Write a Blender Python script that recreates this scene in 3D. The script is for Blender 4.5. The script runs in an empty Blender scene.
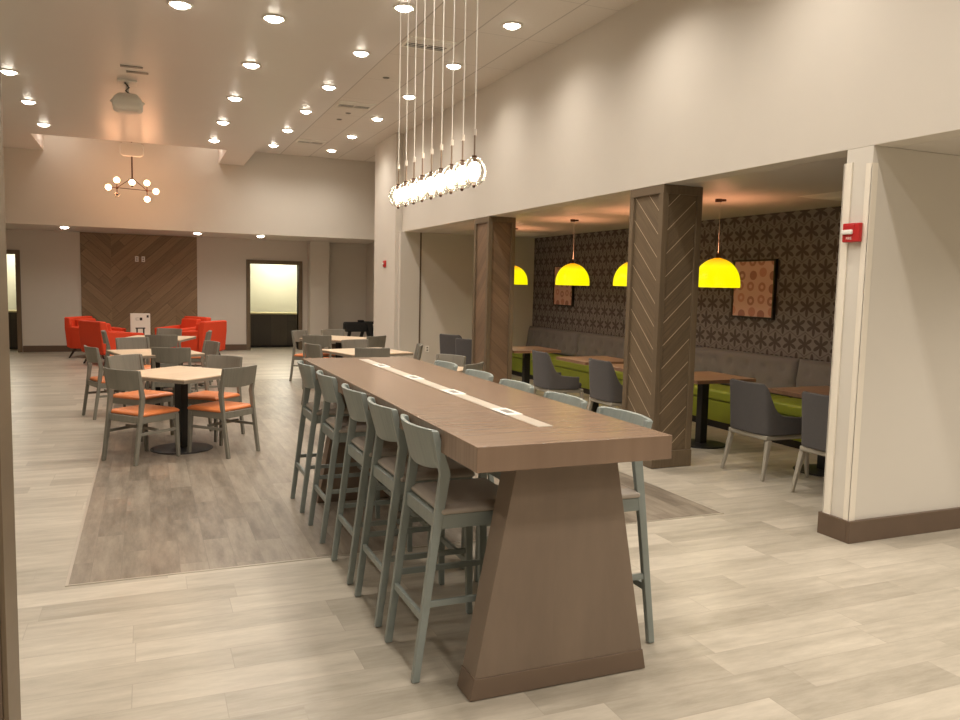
import bpy, bmesh, math, random
from mathutils import Vector, Matrix
random.seed(7)
PI = math.pi
SC = bpy.context.scene
COL = SC.collection

# ------------------------------------------------------------------ camera
def make_camera():
    yaw, pit, rol, f, h = .398403333, .0919567073, .0229663413, 793.902, 1.65
    F = Vector((math.sin(yaw)*math.cos(pit), math.cos(yaw)*math.cos(pit), -math.sin(pit)))
    r = Vector((math.cos(yaw), -math.sin(yaw), 0)); u = r.cross(F)
    r2 = math.cos(rol)*r + math.sin(rol)*u
    u2 = -math.sin(rol)*r + math.cos(rol)*u
    cd = bpy.data.cameras.new('camera'); co = bpy.data.objects.new('camera', cd); COL.objects.link(co)
    cd.sensor_width = 36; cd.lens = f/960*36; cd.clip_start = .05; cd.clip_end = 100
    M = Matrix((( r2.x, u2.x, -F.x, 0), (r2.y, u2.y, -F.y, 0), (r2.z, u2.z, -F.z, h), (0, 0, 0, 1)))
    co.matrix_world = M
    SC.camera = co
make_camera()

# ------------------------------------------------------------------ world, exposure, lights of the room
W = bpy.data.worlds.new('world'); SC.world = W; W.use_nodes = True
W.node_tree.nodes['Background'].inputs[0].default_value = (1, .86, .7, 1)
W.node_tree.nodes['Background'].inputs[1].default_value = .05
SC.view_settings.view_transform = 'Standard'; SC.view_settings.look = 'None'
SC.view_settings.exposure = 0.44; SC.view_settings.gamma = 1
WARM = (1, .92, .835)
CAN_W = 64.0          # watts of one ceiling can
def spot(name, loc, power, parent=None, angle=150, blend=1.0, color=WARM, radius=.07):
    l = bpy.data.lights.new(name, 'SPOT'); l.energy = power; l.color = color
    l.spot_size = math.radians(angle); l.spot_blend = blend; l.shadow_soft_size = radius
    o = bpy.data.objects.new(name, l); COL.objects.link(o); o.location = loc
    if parent: o.parent = parent
    return o
def point(name, loc, power, color, radius=.04, parent=None):
    l = bpy.data.lights.new(name, 'POINT'); l.energy = power; l.color = color; l.shadow_soft_size = radius
    o = bpy.data.objects.new(name, l); COL.objects.link(o); o.location = loc
    if parent: o.parent = parent
    return o
H = 4.37; HL = 2.61; HA = 2.655
R1Y = [16.53, 14.79, 13.03, 11.30, 9.49, 7.78]
# the same rows of ceiling cans carry on over and behind the camera
for x, z in ((-1.47, 4.01), (1.12, 4.01), (2.40, 4.31), (3.56, 4.31)):
    for y in (5.97, 4.22, 2.47, .72, -1.0, -2.75):
        spot('ceiling_can_light', (x, y, z), CAN_W)
for x in (5.6, 7.2):  # added fill spots in the bay, without fixtures, to brighten the stub wall
    for y in (2.0, -.4):
        spot('bay_fill_light', (x, y, HL-.06), 90)

# ------------------------------------------------------------------ materials
def lin(c):
    return tuple(((v/255)/12.92 if v/255 <= .04045 else ((v/255+.055)/1.055)**2.4) for v in c)
class NT:
    def __init__(s, name):
        s.m = bpy.data.materials.new(name); s.m.use_nodes = True; s.t = s.m.node_tree
        s.b = s.t.nodes['Principled BSDF']; s.out = s.t.nodes['Material Output']
    def n(s, typ, **k):
        x = s.t.nodes.new(typ)
        for a, v in k.items(): setattr(x, a, v)
        return x
    def l(s, a, b): s.t.links.new(a, b)
    def put(s, sock, v):
        if isinstance(v, bpy.types.NodeSocket): s.l(v, sock)
        else: sock.default_value = v
    def math(s, op, a, b=0., c=0.):
        x = s.n('ShaderNodeMath', operation=op)
        s.put(x.inputs[0], a); s.put(x.inputs[1], b); s.put(x.inputs[2], c); return x.outputs[0]
    def mix(s, f, a, b):
        x = s.n('ShaderNodeMix', data_type='RGBA')
        s.put(x.inputs[0], f)
        s.put(x.inputs[6], a if isinstance(a, bpy.types.NodeSocket) else (*a, 1))
        s.put(x.inputs[7], b if isinstance(b, bpy.types.NodeSocket) else (*b, 1)); return x.outputs[2]
    def coord(s, kind='Object'):
        return s.n('ShaderNodeTexCoord').outputs[kind]
    def dot(s, v, d):
        x = s.n('ShaderNodeVectorMath', operation='DOT_PRODUCT'); s.put(x.inputs[0], v); x.inputs[1].default_value = d
        return x.outputs['Value']
    def noise(s, v, scale, detail=3, rough=.6):
        x = s.n('ShaderNodeTexNoise'); s.put(x.inputs['Vector'], v)
        x.inputs['Scale'].default_value = scale; x.inputs['Detail'].default_value = detail; x.inputs['Roughness'].default_value = rough
        return x.outputs['Fac']
    def comb(s, a, b=0., c=0.):
        x = s.n('ShaderNodeCombineXYZ'); s.put(x.inputs[0], a); s.put(x.inputs[1], b); s.put(x.inputs[2], c); return x.outputs[0]
    def white(s, v):
        x = s.n('ShaderNodeTexWhiteNoise', noise_dimensions='3D'); s.put(x.inputs['Vector'], v); return x.outputs['Value']
    def bump(s, h, strength=.2, dist=.01):
        x = s.n('ShaderNodeBump'); x.inputs['Strength'].default_value = strength; x.inputs['Distance'].default_value = dist
        s.l(h, x.inputs['Height']); s.l(x.outputs[0], s.b.inputs['Normal'])
def base(name, c, rough=.5, var=.06, scale=8, metal=0, spec=.5, sheen=0, coat=0, bump=0, bscale=80):
    N = NT(name); v = N.coord()
    c = lin(c)
    f = N.noise(v, scale)
    N.l(N.mix(f, tuple(x*(1-var) for x in c), tuple(min(1, x*(1+var)) for x in c)), N.b.inputs['Base Color'])
    N.b.inputs['Roughness'].default_value = rough; N.b.inputs['Metallic'].default_value = metal
    N.b.inputs['Specular IOR Level'].default_value = spec
    if sheen: N.b.inputs['Sheen Weight'].default_value = sheen
    if coat: N.b.inputs['Coat Weight'].default_value = coat
    if bump: N.bump(N.noise(v, bscale, 2), bump, .004)
    return N.m
def emit(name, c, strength):
    N = NT(name); N.b.inputs['Base Color'].default_value = (*c, 1)
    N.b.inputs['Emission Color'].default_value = (*c, 1); N.b.inputs['Emission Strength'].default_value = strength
    return N.m
def planks(name, cA, cB, w, L, n, d, groove=None, gw=.02, rough=.45, grain=.35, gscale=5, spec=.5, mottle=0, fine=1.0):
    """planks of width w and length L; n = unit vector across, d = along"""
    N = NT(name); P = N.coord()
    t = N.math('DIVIDE', N.dot(P, n), w); s_ = N.dot(P, d)
    i = N.math('FLOOR', t); fr = N.math('FRACT', t)
    r1 = N.white(N.comb(i, 3.3, 1.7))
    sl = N.math('ADD', N.math('DIVIDE', s_, L), N.math('MULTIPLY', r1, 7.31))
    j = N.math('FLOOR', sl); fs = N.math('FRACT', sl)
    r2 = N.white(N.comb(i, j, .5))
    g = N.noise(N.comb(N.math('MULTIPLY', s_, .35), N.math('MULTIPLY', N.dot(P, n), 6.0*fine), N.math('MULTIPLY', r2, 20)), gscale, 5, .65)
    f = N.math('ADD', N.math('MULTIPLY', r2, 1-grain), N.math('MULTIPLY', N.math('SUBTRACT', N.math('MULTIPLY', g, 2.2), .6), grain))
    if mottle:
        mo = N.noise(N.comb(N.math('MULTIPLY', s_, 1.5), N.math('MULTIPLY', N.dot(P, n), 7.0), N.math('MULTIPLY', r2, 31)), 1.6, 6, .72)
        f = N.math('ADD', f, N.math('MULTIPLY', N.math('SUBTRACT', mo, .5), mottle))
    x = N.n('ShaderNodeClamp'); N.l(f, x.inputs[0])
    c = N.mix(x.outputs[0], lin(cA), lin(cB))
    if groove is not None:
        m1 = N.math('LESS_THAN', fr, gw); m2 = N.math('LESS_THAN', fs, gw*w/L)
        c = N.mix(N.math('MULTIPLY', N.math('MAXIMUM', m1, m2), .75), c, lin(groove))
    N.l(c, N.b.inputs['Base Color'])
    N.b.inputs['Roughness'].default_value = rough; N.b.inputs['Specular IOR Level'].default_value = spec
    N.bump(g, .08, .004)
    return N.m
M = {}
M['wall'] = base('painted_wall', (207, 200, 188), .62, .02, 3, bump=.05, bscale=120)
M['wall_white'] = base('painted_stub_wall', (214, 208, 196), .42, .03, 2)
M['wall_cream'] = base('cream_back_room_paint', (234, 231, 212), .5, .02)
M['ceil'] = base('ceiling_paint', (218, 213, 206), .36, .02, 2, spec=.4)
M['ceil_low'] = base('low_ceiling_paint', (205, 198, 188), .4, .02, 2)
M['floor'] = planks('pale_plank_floor', (152, 144, 128), (196, 187, 170), .20, .92, (0, 1, 0), (1, 0, 0), (158, 149, 134), .02, .34, .45, 3.0, fine=.6, mottle=1.5)
M['inlay'] = planks('taupe_plank_floor', (108, 98, 85), (154, 143, 127), .155, .92, (1, 0, 0), (0, 1, 0), (118, 108, 96), .02, .34, .5, 3.0, fine=.6, mottle=2.2)
M['strip_m'] = base('metal_edge_strip', (190, 182, 168), .35, .02, metal=.5)
M['basebd'] = base('brown_baseboard', (98, 80, 64), .45, .12, 6)
M['guard'] = base('ivory_corner_guard', (232, 224, 208), .4, .01)
c, s = math.cos(math.radians(43)), math.sin(math.radians(43))
PC = ((88, 75, 58), (122, 104, 80))
M['stile'] = planks('pillar_stile_wood', (94, 80, 62), (120, 103, 80), .5, 3.0, (1, 0, 0), (0, 0, 1), None, rough=.5, grain=.8, gscale=8)
# diagonal boards: U = board rises towards +x or +y, D = falls
for k, ax in (('x', 0), ('y', 1)):
    for q, sg in (('U', 1), ('D', -1)):
        d = [0, 0, s]; d[ax] = c*sg; n = [0, 0, c]; n[ax] = -s*sg
        M['chev_'+k+q] = planks('diagonal_board_'+k+q, *PC, .155, 60, tuple(n), tuple(d), (222, 202, 172), .036, .5, .75, 9, fine=1.4)
        M['chevd_'+k+q] = planks('plain_diagonal_board_'+k+q, (96, 78, 60), (136, 110, 86), .10, 60, tuple(n), tuple(d), (84, 64, 48), .05, .5, .5, 9)
        M['acc_'+k+q] = planks('accent_board_'+k+q, (108, 88, 64), (160, 134, 102), .17, 1.6, tuple(n), tuple(d), (80, 66, 52), .04, .5, .5, 6)
M['table_wood'] = planks('bar_top_wood', (120, 98, 80), (146, 122, 101), .22, 9, (0, 1, 0), (1, 0, 0), None, rough=.24, grain=.9, gscale=7, spec=.6)
M['base_wood'] = planks('bar_base_wood', (116, 100, 85), (132, 115, 98), .5, 4, (1, 0, 0), (0, 0, 1), None, rough=.40, grain=.9, gscale=3, fine=.25)
M['kick'] = base('copper_brown_kick_plate', (116, 98, 82), .38, .05, 5, metal=.15)
M['strip'] = base('brushed_metal_strip', (206, 196, 180), .34, .03, 20, metal=.4)
M['white_pl'] = base('white_plastic', (236, 232, 222), .4, .01)
M['grey_pl'] = base('grey_plastic', (120, 116, 108), .4, .01)
M['black_m'] = base('black_metal', (24, 23, 22), .42, .1, 10)
M['dark_pl'] = base('dark_plastic', (30, 28, 27), .5, .1)
M['stool_wood'] = planks('grey_stained_wood', (126, 134, 128), (146, 153, 147), .5, 2, (1, 0, 0), (0, 0, 1), None, rough=.36, grain=.8, gscale=9)
M['chair_wood'] = planks('taupe_stained_wood', (116, 113, 102), (136, 132, 120), .5, 2, (1, 0, 0), (0, 0, 1), None, rough=.42, grain=.8, gscale=9)
M['taupe_lea'] = base('taupe_leather', (172, 162, 150), .2, .05, 12, spec=.7, bump=.1)
M['orange_lea'] = base('orange_leather', (222, 130, 76), .38, .05, 12, spec=.5)
M['top_light'] = planks('pale_laminate', (206, 182, 152), (226, 204, 176), .3, 3, (0, 1, 0), (1, 0, 0), None, rough=.35, grain=.8)
M['top_edge'] = base('grey_table_edge', (140, 128, 112), .5, .05)
M['top_brown'] = planks('walnut_laminate', (128, 96, 74), (156, 122, 96), .3, 3, (0, 1, 0), (1, 0, 0), None, rough=.35, grain=.8)
M['red'] = base('red_orange_upholstery', (216, 64, 24), .7, .06, 20, bump=.15, bscale=200)
M['dark_leg'] = base('dark_leg_wood', (52, 42, 34), .5, .1)
M['grey_fab'] = base('charcoal_fabric', (78, 75, 74), .85, .08, 30, sheen=.05, bump=.2, bscale=250)
M['taupe_fab'] = base('taupe_tufted_fabric', (118, 112, 113), .85, .08, 30, sheen=.1, bump=.2, bscale=250)
M['green'] = base('lime_green_vinyl', (128, 138, 36), .5, .05, 10)
M['pale_wood'] = base('washed_grey_leg_wood', (158, 152, 138), .5, .08)
M['alarm'] = base('red_alarm_plastic', (186, 34, 34), .35, .03)
M['frame_b'] = base('black_frame', (34, 28, 24), .4, .05)
M['blackcloth'] = base('black_vinyl', (16, 17, 17), .55, .2)
M['bronze'] = base('bronze_metal', (78, 54, 40), .4, .05, metal=.6)
M['rod'] = base('brushed_bronze_rod', (150, 130, 112), .3, .04, metal=.5)
M['cable'] = base('pale_cable', (206, 196, 184), .4, .02)
M['cab_dark'] = planks('dark_cabinet_front', (50, 44, 34), (66, 58, 46), .42, 3, (1, 0, 0), (0, 0, 1), (34, 30, 24), .03, rough=.5)
M['counter'] = base('pale_counter', (214, 204, 160), .4, .02)
M['can_glow'] = emit('downlight_lens', (1, .9, .76), 22)
M['bulb_glow'] = emit('bulb_glow', (1, .88, .7), 45)
M['globe_glow'] = emit('lit_frosted_globe', (1, .60, .34), 9)
def mat_tiles():
    N = NT('ceiling_tile'); P = N.coord(); v = N.n('ShaderNodeSeparateXYZ'); N.l(P, v.inputs[0])
    fx = N.math('FRACT', N.math('DIVIDE', N.math('SUBTRACT', v.outputs[0], 2.67), .61))
    fy = N.math('FRACT', N.math('DIVIDE', N.math('ADD', v.outputs[1], .4), 1.22))
    mx = N.math('LESS_THAN', fx, .025); my = N.math('MULTIPLY', N.math('LESS_THAN', fy, .012), .5)
    m = N.math('MAXIMUM', mx, my)
    base_c = N.mix(N.noise(P, 60), lin((214, 208, 198)), lin((222, 216, 207)))
    N.l(N.mix(N.math('MULTIPLY', m, .5), base_c, lin((130, 122, 112))), N.b.inputs['Base Color'])
    N.b.inputs['Roughness'].default_value = .7
    return N.m
M['tiles'] = mat_tiles()
def mat_wallpaper():
    N = NT('star_wallpaper'); P = N.coord(); v = N.n('ShaderNodeSeparateXYZ'); N.l(P, v.inputs[0])
    y, z = v.outputs[1], v.outputs[2]
    a, b = .235, .43
    def cell(oy, oz):
        u = N.math('SUBTRACT', N.math('FRACT', N.math('ADD', N.math('DIVIDE', y, a), oy)), .5)
        w = N.math('SUBTRACT', N.math('FRACT', N.math('ADD', N.math('DIVIDE', z, b), oz)), .5)
        u = N.math('MULTIPLY', u, a); w = N.math('MULTIPLY', w, b)
        r = N.math('SQRT', N.math('ADD', N.math('MULTIPLY', u, u), N.math('MULTIPLY', w, w)))
        th = N.math('ARCTAN2', u, w)
        return r, th
    rA, tA = cell(0, 0); rB, tB = cell(.5, .5)
    sel = N.math('LESS_THAN', rA, rB)
    def pick(p_, q_): 
        return N.math('ADD', N.math('MULTIPLY', sel, p_), N.math('MULTIPLY', N.math('SUBTRACT', 1., sel), q_))
    r = pick(rA, rB); th = pick(tA, tB)
    k = N.math('POWER', N.math('ABSOLUTE', N.math('COSINE', N.math('MULTIPLY', th, 3.))), 1.5)
    rad = N.math('ADD', .032, N.math('MULTIPLY', k, .084))
    star = N.math('LESS_THAN', r, rad)
    # thin outline between neighbouring cells
    d = N.math('ABSOLUTE', N.math('SUBTRACT', rA, rB))
    line = N.math('LESS_THAN', d, .012)
    c = N.mix(N.noise(P, 40), lin((114, 106, 106)), lin((132, 123, 121)))
    c = N.mix(N.math('MULTIPLY', line, .6), c, lin((78, 64, 62)))
    c = N.mix(N.math('MULTIPLY', star, .88), c, lin((62, 49, 47)))
    N.l(c, N.b.inputs['Base Color']); N.b.inputs['Roughness'].default_value = .6
    return N.m
M['paper'] = mat_wallpaper()
def mat_art():
    N = NT('ring_print'); P = N.coord(); v = N.n('ShaderNodeSeparateXYZ'); N.l(P, v.inputs[0])
    u = N.math('DIVIDE', v.outputs[1], .175); w = N.math('DIVIDE', v.outputs[2], .16)
    x = N.n('ShaderNodeTexVoronoi', voronoi_dimensions='2D'); N.l(N.comb(u, w), x.inputs['Vector'])
    x.inputs['Scale'].default_value = 1; x.inputs['Randomness'].default_value = .32
    dd = x.outputs['Distance']
    disc = N.math('LESS_THAN', dd, .36); hole = N.math('LESS_THAN', dd, .15)
    rr = N.n('ShaderNodeSeparateColor'); N.l(x.outputs['Color'], rr.inputs[0])
    hol = N.math('MULTIPLY', hole, N.math('GREATER_THAN', rr.outputs[0], .4))
    m = N.math('SUBTRACT', disc, hol)
    ring = N.mix(rr.outputs[1], lin((146, 84, 76)), lin((196, 130, 112)))
    c = N.mix(N.math('MULTIPLY', m, .8), lin((216, 176, 160)), ring)
    N.l(c, N.b.inputs['Base Color']); N.b.inputs['Roughness'].default_value = .5
    return N.m
M['art'] = mat_art()
def mat_glass(name, tint, mixf=.25):
    N = NT(name); t = N.t; t.nodes.remove(N.b)
    tr = N.n('ShaderNodeBsdfTransparent'); tr.inputs[0].default_value = (*tint, 1)
    gl = N.n('ShaderNodeBsdfGlossy'); gl.inputs['Roughness'].default_value = .06
    lw = N.n('ShaderNodeLayerWeight'); lw.inputs[0].default_value = mixf
    mx = N.n('ShaderNodeMixShader'); N.l(lw.outputs['Facing'], mx.inputs[0]); N.l(tr.outputs[0], mx.inputs[1]); N.l(gl.outputs[0], mx.inputs[2])
    N.l(mx.outputs[0], N.out.inputs[0]); return N.m
M['glass'] = mat_glass('clear_glass', (.96, .95, .92))
def mat_shade():
    N = NT('yellow_translucent_shade'); P = N.coord(); v = N.n('ShaderNodeSeparateXYZ'); N.l(P, v.inputs[0])
    f = N.n('ShaderNodeMapRange'); N.l(v.outputs[2], f.inputs[0]); f.inputs[1].default_value = .22; f.inputs[2].default_value = .31
    c = N.mix(f.outputs[0], (1, .88, .0), (1, .28, .0))
    N.l(N.mix(.75, c, (.02, .02, .02)), N.b.inputs['Base Color']); N.l(c, N.b.inputs['Emission Color']); N.b.inputs['Emission Strength'].default_value = .78
    N.b.inputs['Roughness'].default_value = .25
    return N.m
M['shade'] = mat_shade()

# ------------------------------------------------------------------ mesh helpers
def bmn(): return bmesh.new()
def box(bm, x0, x1, y0, y1, z0, z1):
    v = [bm.verts.new(p) for p in ((x0,y0,z0),(x1,y0,z0),(x1,y1,z0),(x0,y1,z0),(x0,y0,z1),(x1,y0,z1),(x1,y1,z1),(x0,y1,z1))]
    for f in ((3,2,1,0),(4,5,6,7),(0,1,5,4),(1,2,6,5),(2,3,7,6),(3,0,4,7)): bm.faces.new([v[i] for i in f])
    return bm
def hexa(bm, b, t):
    v = [bm.verts.new(p) for p in list(b)+list(t)]; n = len(b)
    bm.faces.new([v[i] for i in reversed(range(n))]); bm.faces.new([v[n+i] for i in range(n)])
    for i in range(n): bm.faces.new((v[i], v[(i+1) % n], v[n+(i+1) % n], v[n+i]))
    return bm
def chain(bm, rings):
    """rings: list of lists of points (same count), capped"""
    R = [[bm.verts.new(p) for p in r] for r in rings]; n = len(R[0])
    for a, b in zip(R, R[1:]):
        for i in range(n): bm.faces.new((a[i], a[(i+1) % n], b[(i+1) % n], b[i]))
    bm.faces.new(list(reversed(R[0]))); bm.faces.new(R[-1]); return bm
def rect(cx, cy, cz, w, d): return [(cx-w/2, cy-d/2, cz), (cx+w/2, cy-d/2, cz), (cx+w/2, cy+d/2, cz), (cx-w/2, cy+d/2, cz)]
def post(bm, pts):
    """pts: (x,y,z,w,d) stations from bottom to top"""
    return chain(bm, [rect(*p) for p in pts])
def tube(bm, pts, r, seg=8):
    pts = [Vector(p) for p in pts]; rings = []
    for i, p in enumerate(pts):
        t = (pts[min(i+1, len(pts)-1)]-pts[max(i-1, 0)]).normalized()
        a = t.orthogonal().normalized() if abs(t.z) > .95 or i == 0 and False else t.cross(Vector((0, 0, 1))).normalized() if abs(t.z) < .95 else Vector((1, 0, 0))
        b = t.cross(a).normalized(); a = b.cross(t).normalized()
        rings.append([p+(a*math.cos(2*PI*k/seg)+b*math.sin(2*PI*k/seg))*r for k in range(seg)])
    return chain(bm, rings)
def bar(bm, a, b, w, h):
    """bar of width w (horizontal) and height h from a to b (roughly horizontal)"""
    a, b = Vector(a), Vector(b); t = (b-a).normalized(); s_ = t.cross(Vector((0, 0, 1))).normalized()*w/2; u = Vector((0, 0, h/2))
    return chain(bm, [[p-s_-u, p+s_-u, p+s_+u, p-s_+u] for p in (a, b)])
def lathe(bm, prof, seg=28, c=(0, 0, 0), close=False):
    R = []
    for r, z in prof:
        if r < 1e-5: R.append([bm.verts.new((c[0], c[1], c[2]+z))])
        else: R.append([bm.verts.new((c[0]+r*math.cos(2*PI*k/seg), c[1]+r*math.sin(2*PI*k/seg), c[2]+z)) for k in range(seg)])
    for a, b in zip(R, R[1:] + ([R[0]] if close else [])):
        for k in range(seg):
            q = (k+1) % seg
            if len(a) == 1 and len(b) == 1: continue
            if len(a) == 1: bm.faces.new((a[0], b[q], b[k]))
            elif len(b) == 1: bm.faces.new((a[k], a[q], b[0]))
            else: bm.faces.new((a[k], a[q], b[q], b[k]))
    return bm
def sphere(bm, r, c, seg=20, rings=12, sz=1):
    return lathe(bm, [(r*math.sin(PI*i/rings), -r*sz*math.cos(PI*i/rings)) for i in range(rings+1)], seg, c)
def slab(bm, f, nu, nv, closed=False):
    """f(u,v,side) -> point, side 0/1; solid curved panel"""
    G = [[[bm.verts.new(f(i/nu, j/nv, s_)) for j in range(nv+1)] for i in range(nu+1)] for s_ in (0, 1)]
    for i in range(nu):
        for j in range(nv):
            bm.faces.new((G[0][i][j], G[0][i+1][j], G[0][i+1][j+1], G[0][i][j+1]))
            bm.faces.new((G[1][i][j+1], G[1][i+1][j+1], G[1][i+1][j], G[1][i][j]))
    for i in range(nu):
        bm.faces.new((G[0][i+1][0], G[0][i][0], G[1][i][0], G[1][i+1][0])); bm.faces.new((G[0][i][nv], G[0][i+1][nv], G[1][i+1][nv], G[1][i][nv]))
    for j in range(nv):
        bm.faces.new((G[0][0][j], G[0][0][j+1], G[1][0][j+1], G[1][0][j])); bm.faces.new((G[0][nu][j+1], G[0][nu][j], G[1][nu][j], G[1][nu][j+1]))
    return bm
def obj(name, bm, mat, parent=None, bevel=0, seg=2, smooth=False, sub=0, angle=40):
    bmesh.ops.recalc_face_normals(bm, faces=bm.faces[:])
    me = bpy.data.meshes.new(name); bm.to_mesh(me); bm.free()
    for m_ in (mat if isinstance(mat, list) else [mat]): me.materials.append(M[m_] if isinstance(m_, str) else m_)
    o = bpy.data.objects.new(name, me); COL.objects.link(o)
    if parent: o.parent = parent
    if smooth or bevel or sub:
        for p_ in me.polygons: p_.use_smooth = True
    if bevel:
        m_ = o.modifiers.new('bevel', 'BEVEL'); m_.width = bevel; m_.segments = seg; m_.limit_method = 'ANGLE'; m_.angle_limit = math.radians(angle)
        m_.harden_normals = False
        w = o.modifiers.new('wn', 'WEIGHTED_NORMAL'); w.keep_sharp = True
    if sub:
        m_ = o.modifiers.new('sub', 'SUBSURF'); m_.levels = sub; m_.render_levels = sub
    return o
def thing(name, label, cat, loc=(0, 0, 0), rz=0, group=None):
    o = bpy.data.objects.new(name, None); COL.objects.link(o); o.location = loc; o.rotation_euler = (0, 0, rz)
    o.empty_display_size = .1; return tag(o, label, cat, group)
def tag(o, label, cat, group=None):
    o['label'] = label; o['category'] = cat
    if group: o['group'] = group
    return o
def struct(name, bm, mat, bevel=0, **k):
    o = obj(name, bm, mat, None, bevel, **k); o['kind'] = 'structure'; return o
def sub(name, bm, mat, parent, **k): return obj(name, bm, mat, parent, **k)
def dup(root, loc=None, rz=None, label=None, group=None):
    kids = {}
    def cp(o, par):
        c_ = o.copy(); COL.objects.link(c_)
        if par is not None: c_.parent = par
        for ch in [x for x in bpy.data.objects if x.parent == o and x is not c_]: kids.setdefault(o.name, []).append(ch)
        for ch in kids.get(o.name, []): cp(ch, c_)
        return c_
    r = cp(root, None)
    if loc is not None: r.location = loc
    if rz is not None: r.rotation_euler = (0, 0, rz)
    if label: r['label'] = label
    if group: r['group'] = group
    return r
class Kind:
    """first use places the built thing itself, later uses copy it"""
    def __init__(s, build): s.build = build; s.o = None
    def put(s, loc, rz, label, group=None):
        if s.o is None: s.o = s.build(); o = s.o
        else: o = dup(s.o)
        o.location = loc; o.rotation_euler = (0, 0, rz); o['label'] = label
        if group: o['group'] = group
        elif 'group' in o.keys(): del o['group']
        return o
R = math.radians

# ------------------------------------------------------------------ room shell
struct('floor', box(bmn(), -5.2, 8.4, -5.2, 23.2, -.1, 0), 'floor')
b = bmn(); box(b, -.41, 3.95, 4.66, 13.72, -.02, .003); struct('floor_inlay', b, 'inlay')
b = bmn()
box(b, -.425, -.41, 4.645, 13.735, -.02, .004); box(b, 3.95, 3.965, 4.645, 13.735, -.02, .004)
box(b, -.41, 3.95, 4.645, 4.66, -.02, .004); box(b, -.41, 3.95, 13.72, 13.735, -.02, .004)
struct('trim_1', b, 'strip_m')
b = bmn(); box(b, 1.92, 2.67, -5.2, 17.7, H, H+.1); struct('ceiling', b, 'ceil')
b = bmn(); LZ = 4.07                                             # lower flat ceiling with a raised slot before the back wall
box(b, -5.2, 1.92, -5.2, 15.7, LZ, H+.1); box(b, -5.2, -1.78, 15.7, 17.6, LZ, 4.6); box(b, 1.42, 1.92, 15.7, 17.6, LZ, 4.6)
struct('ceiling_low', b, 'ceil')
struct('ceiling_slot', box(bmn(), -1.78, 1.42, 15.7, 17.6, 4.6, 4.7), 'ceil')
b = bmn(); box(b, 2.67, 4.4, -5.2, 17.7, H, H+.1); box(b, 4.4, 5.2, 13.9, 17.7, H, H+.1); struct('ceiling_tiled', b, 'tiles')
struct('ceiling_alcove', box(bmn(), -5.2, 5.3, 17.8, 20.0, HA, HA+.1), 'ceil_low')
for sx, e in ((-1.70, 1), (1.34, -1)): point('slot_lamp', (sx+e*.10, 16.9, 4.42), 4, WARM, .05)
b = bmn(); box(b, -5.2, 5.3, 17.6, 17.8, HA, 4.7); struct('wall_upper_back', b, 'wall')
b = bmn()                                                       # back wall with its two openings
box(b, -5.2, -3.9, 19.8, 20.0, 0, HA); box(b, -3.9, -2.6, 19.8, 20.0, 2.12, HA); box(b, -2.6, -1.34, 19.8, 20, 0, HA)
box(b, 1.10, 2.30, 19.8, 20.0, 0, HA); box(b, 2.30, 3.45, 19.8, 20.0, 2.08, HA); box(b, 3.45, 5.3, 19.8, 20.0, 0, HA)
box(b, -1.34, 1.10, 19.85, 20, 0, HA)
struct('wall_back', b, 'wall')
b = bmn(); post(b, [(3.895, 19.62, 0, .45, .36), (3.895, 19.62, 2.30, .45, .36)]); post(b, [(3.895, 19.6, 2.30, .47, .40), (3.895, 19.6, HA, .47, .40)])
struct('wall_back_pilaster', b, 'wall', bevel=.006)
struct('wall_left', box(bmn(), -5.3, -5.2, -5.2, 20, 0, H), 'wall')
struct('wall_front', box(bmn(), -5.2, 8.4, -5.3, -5.2, 0, H), 'wall')
struct('wall_right_alcove', box(bmn(), 5.15, 5.3, 15.4, 19.8, 0, H), 'wall')
struct('wall_right_column', box(bmn(), 4.19, 5.3, 14.06, 15.5, 0, H), 'wall', bevel=.004)
struct('wall_right_header', box(bmn(), 4.31, 4.5, -5.2, 14.06, HL, H), 'wall', bevel=.003)
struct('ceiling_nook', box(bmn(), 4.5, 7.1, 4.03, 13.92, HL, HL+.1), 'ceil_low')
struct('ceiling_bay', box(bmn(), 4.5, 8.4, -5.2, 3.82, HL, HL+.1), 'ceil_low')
struct('wall_nook_end', box(bmn(), 4.25, 7.1, 13.92, 14.06, 0, HL), 'wall')
struct('trim_2', box(bmn(), 4.62, 4.645, 13.905, 13.92, 0, HL), 'basebd')
struct('wall_nook', box(bmn(), 6.95, 7.1, 4.03, 13.92, 0, HL), 'paper')
struct('wall_stub', box(bmn(), 4.31, 8.4, 3.82, 4.03, 0, HL), 'wall_white', bevel=.004)
struct('wall_bay', box(bmn(), 8.3, 8.4, -5.2, 3.82, 0, HL), 'wall')
b = bmn(); box(b, 4.3, 4.309, 3.972, 4.036, .15, 2.52); box(b, 4.3, 4.309, 3.814, 3.862, .15, 2.50); box(b, 4.3, 4.35, 3.81, 3.819, .15, 2.50); box(b, 4.3, 4.35, 4.031, 4.04, .15, 2.52)
struct('trim_3', b, 'guard')
# baseboards
def bb(name, *a): 
    b = bmn(); box(b, *a); struct(name, b, 'basebd', bevel=.003)
bb('baseboard_back_left', -2.5, -1.34, 19.775, 19.8, 0, .14)
bb('baseboard_back_middle', 1.10, 2.21, 19.775, 19.8, 0, .14)
bb('baseboard_back_right', 4.13, 5.15, 19.775, 19.8, 0, .14)
bb('baseboard_column', 4.165, 4.19, 14.04, 15.52, 0, .14)
b = bmn(); box(b, 4.285, 8.3, 3.79, 3.819, 0, .15); box(b, 4.285, 4.309, 3.819, 4.06, 0, .15); box(b, 4.309, 6.3, 4.031, 4.06, 0, .15)
struct('baseboard_stub', b, 'basebd', bevel=.003)
bb('baseboard_nook_end', 4.65, 6.3, 13.895, 13.92, 0, .13)
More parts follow.
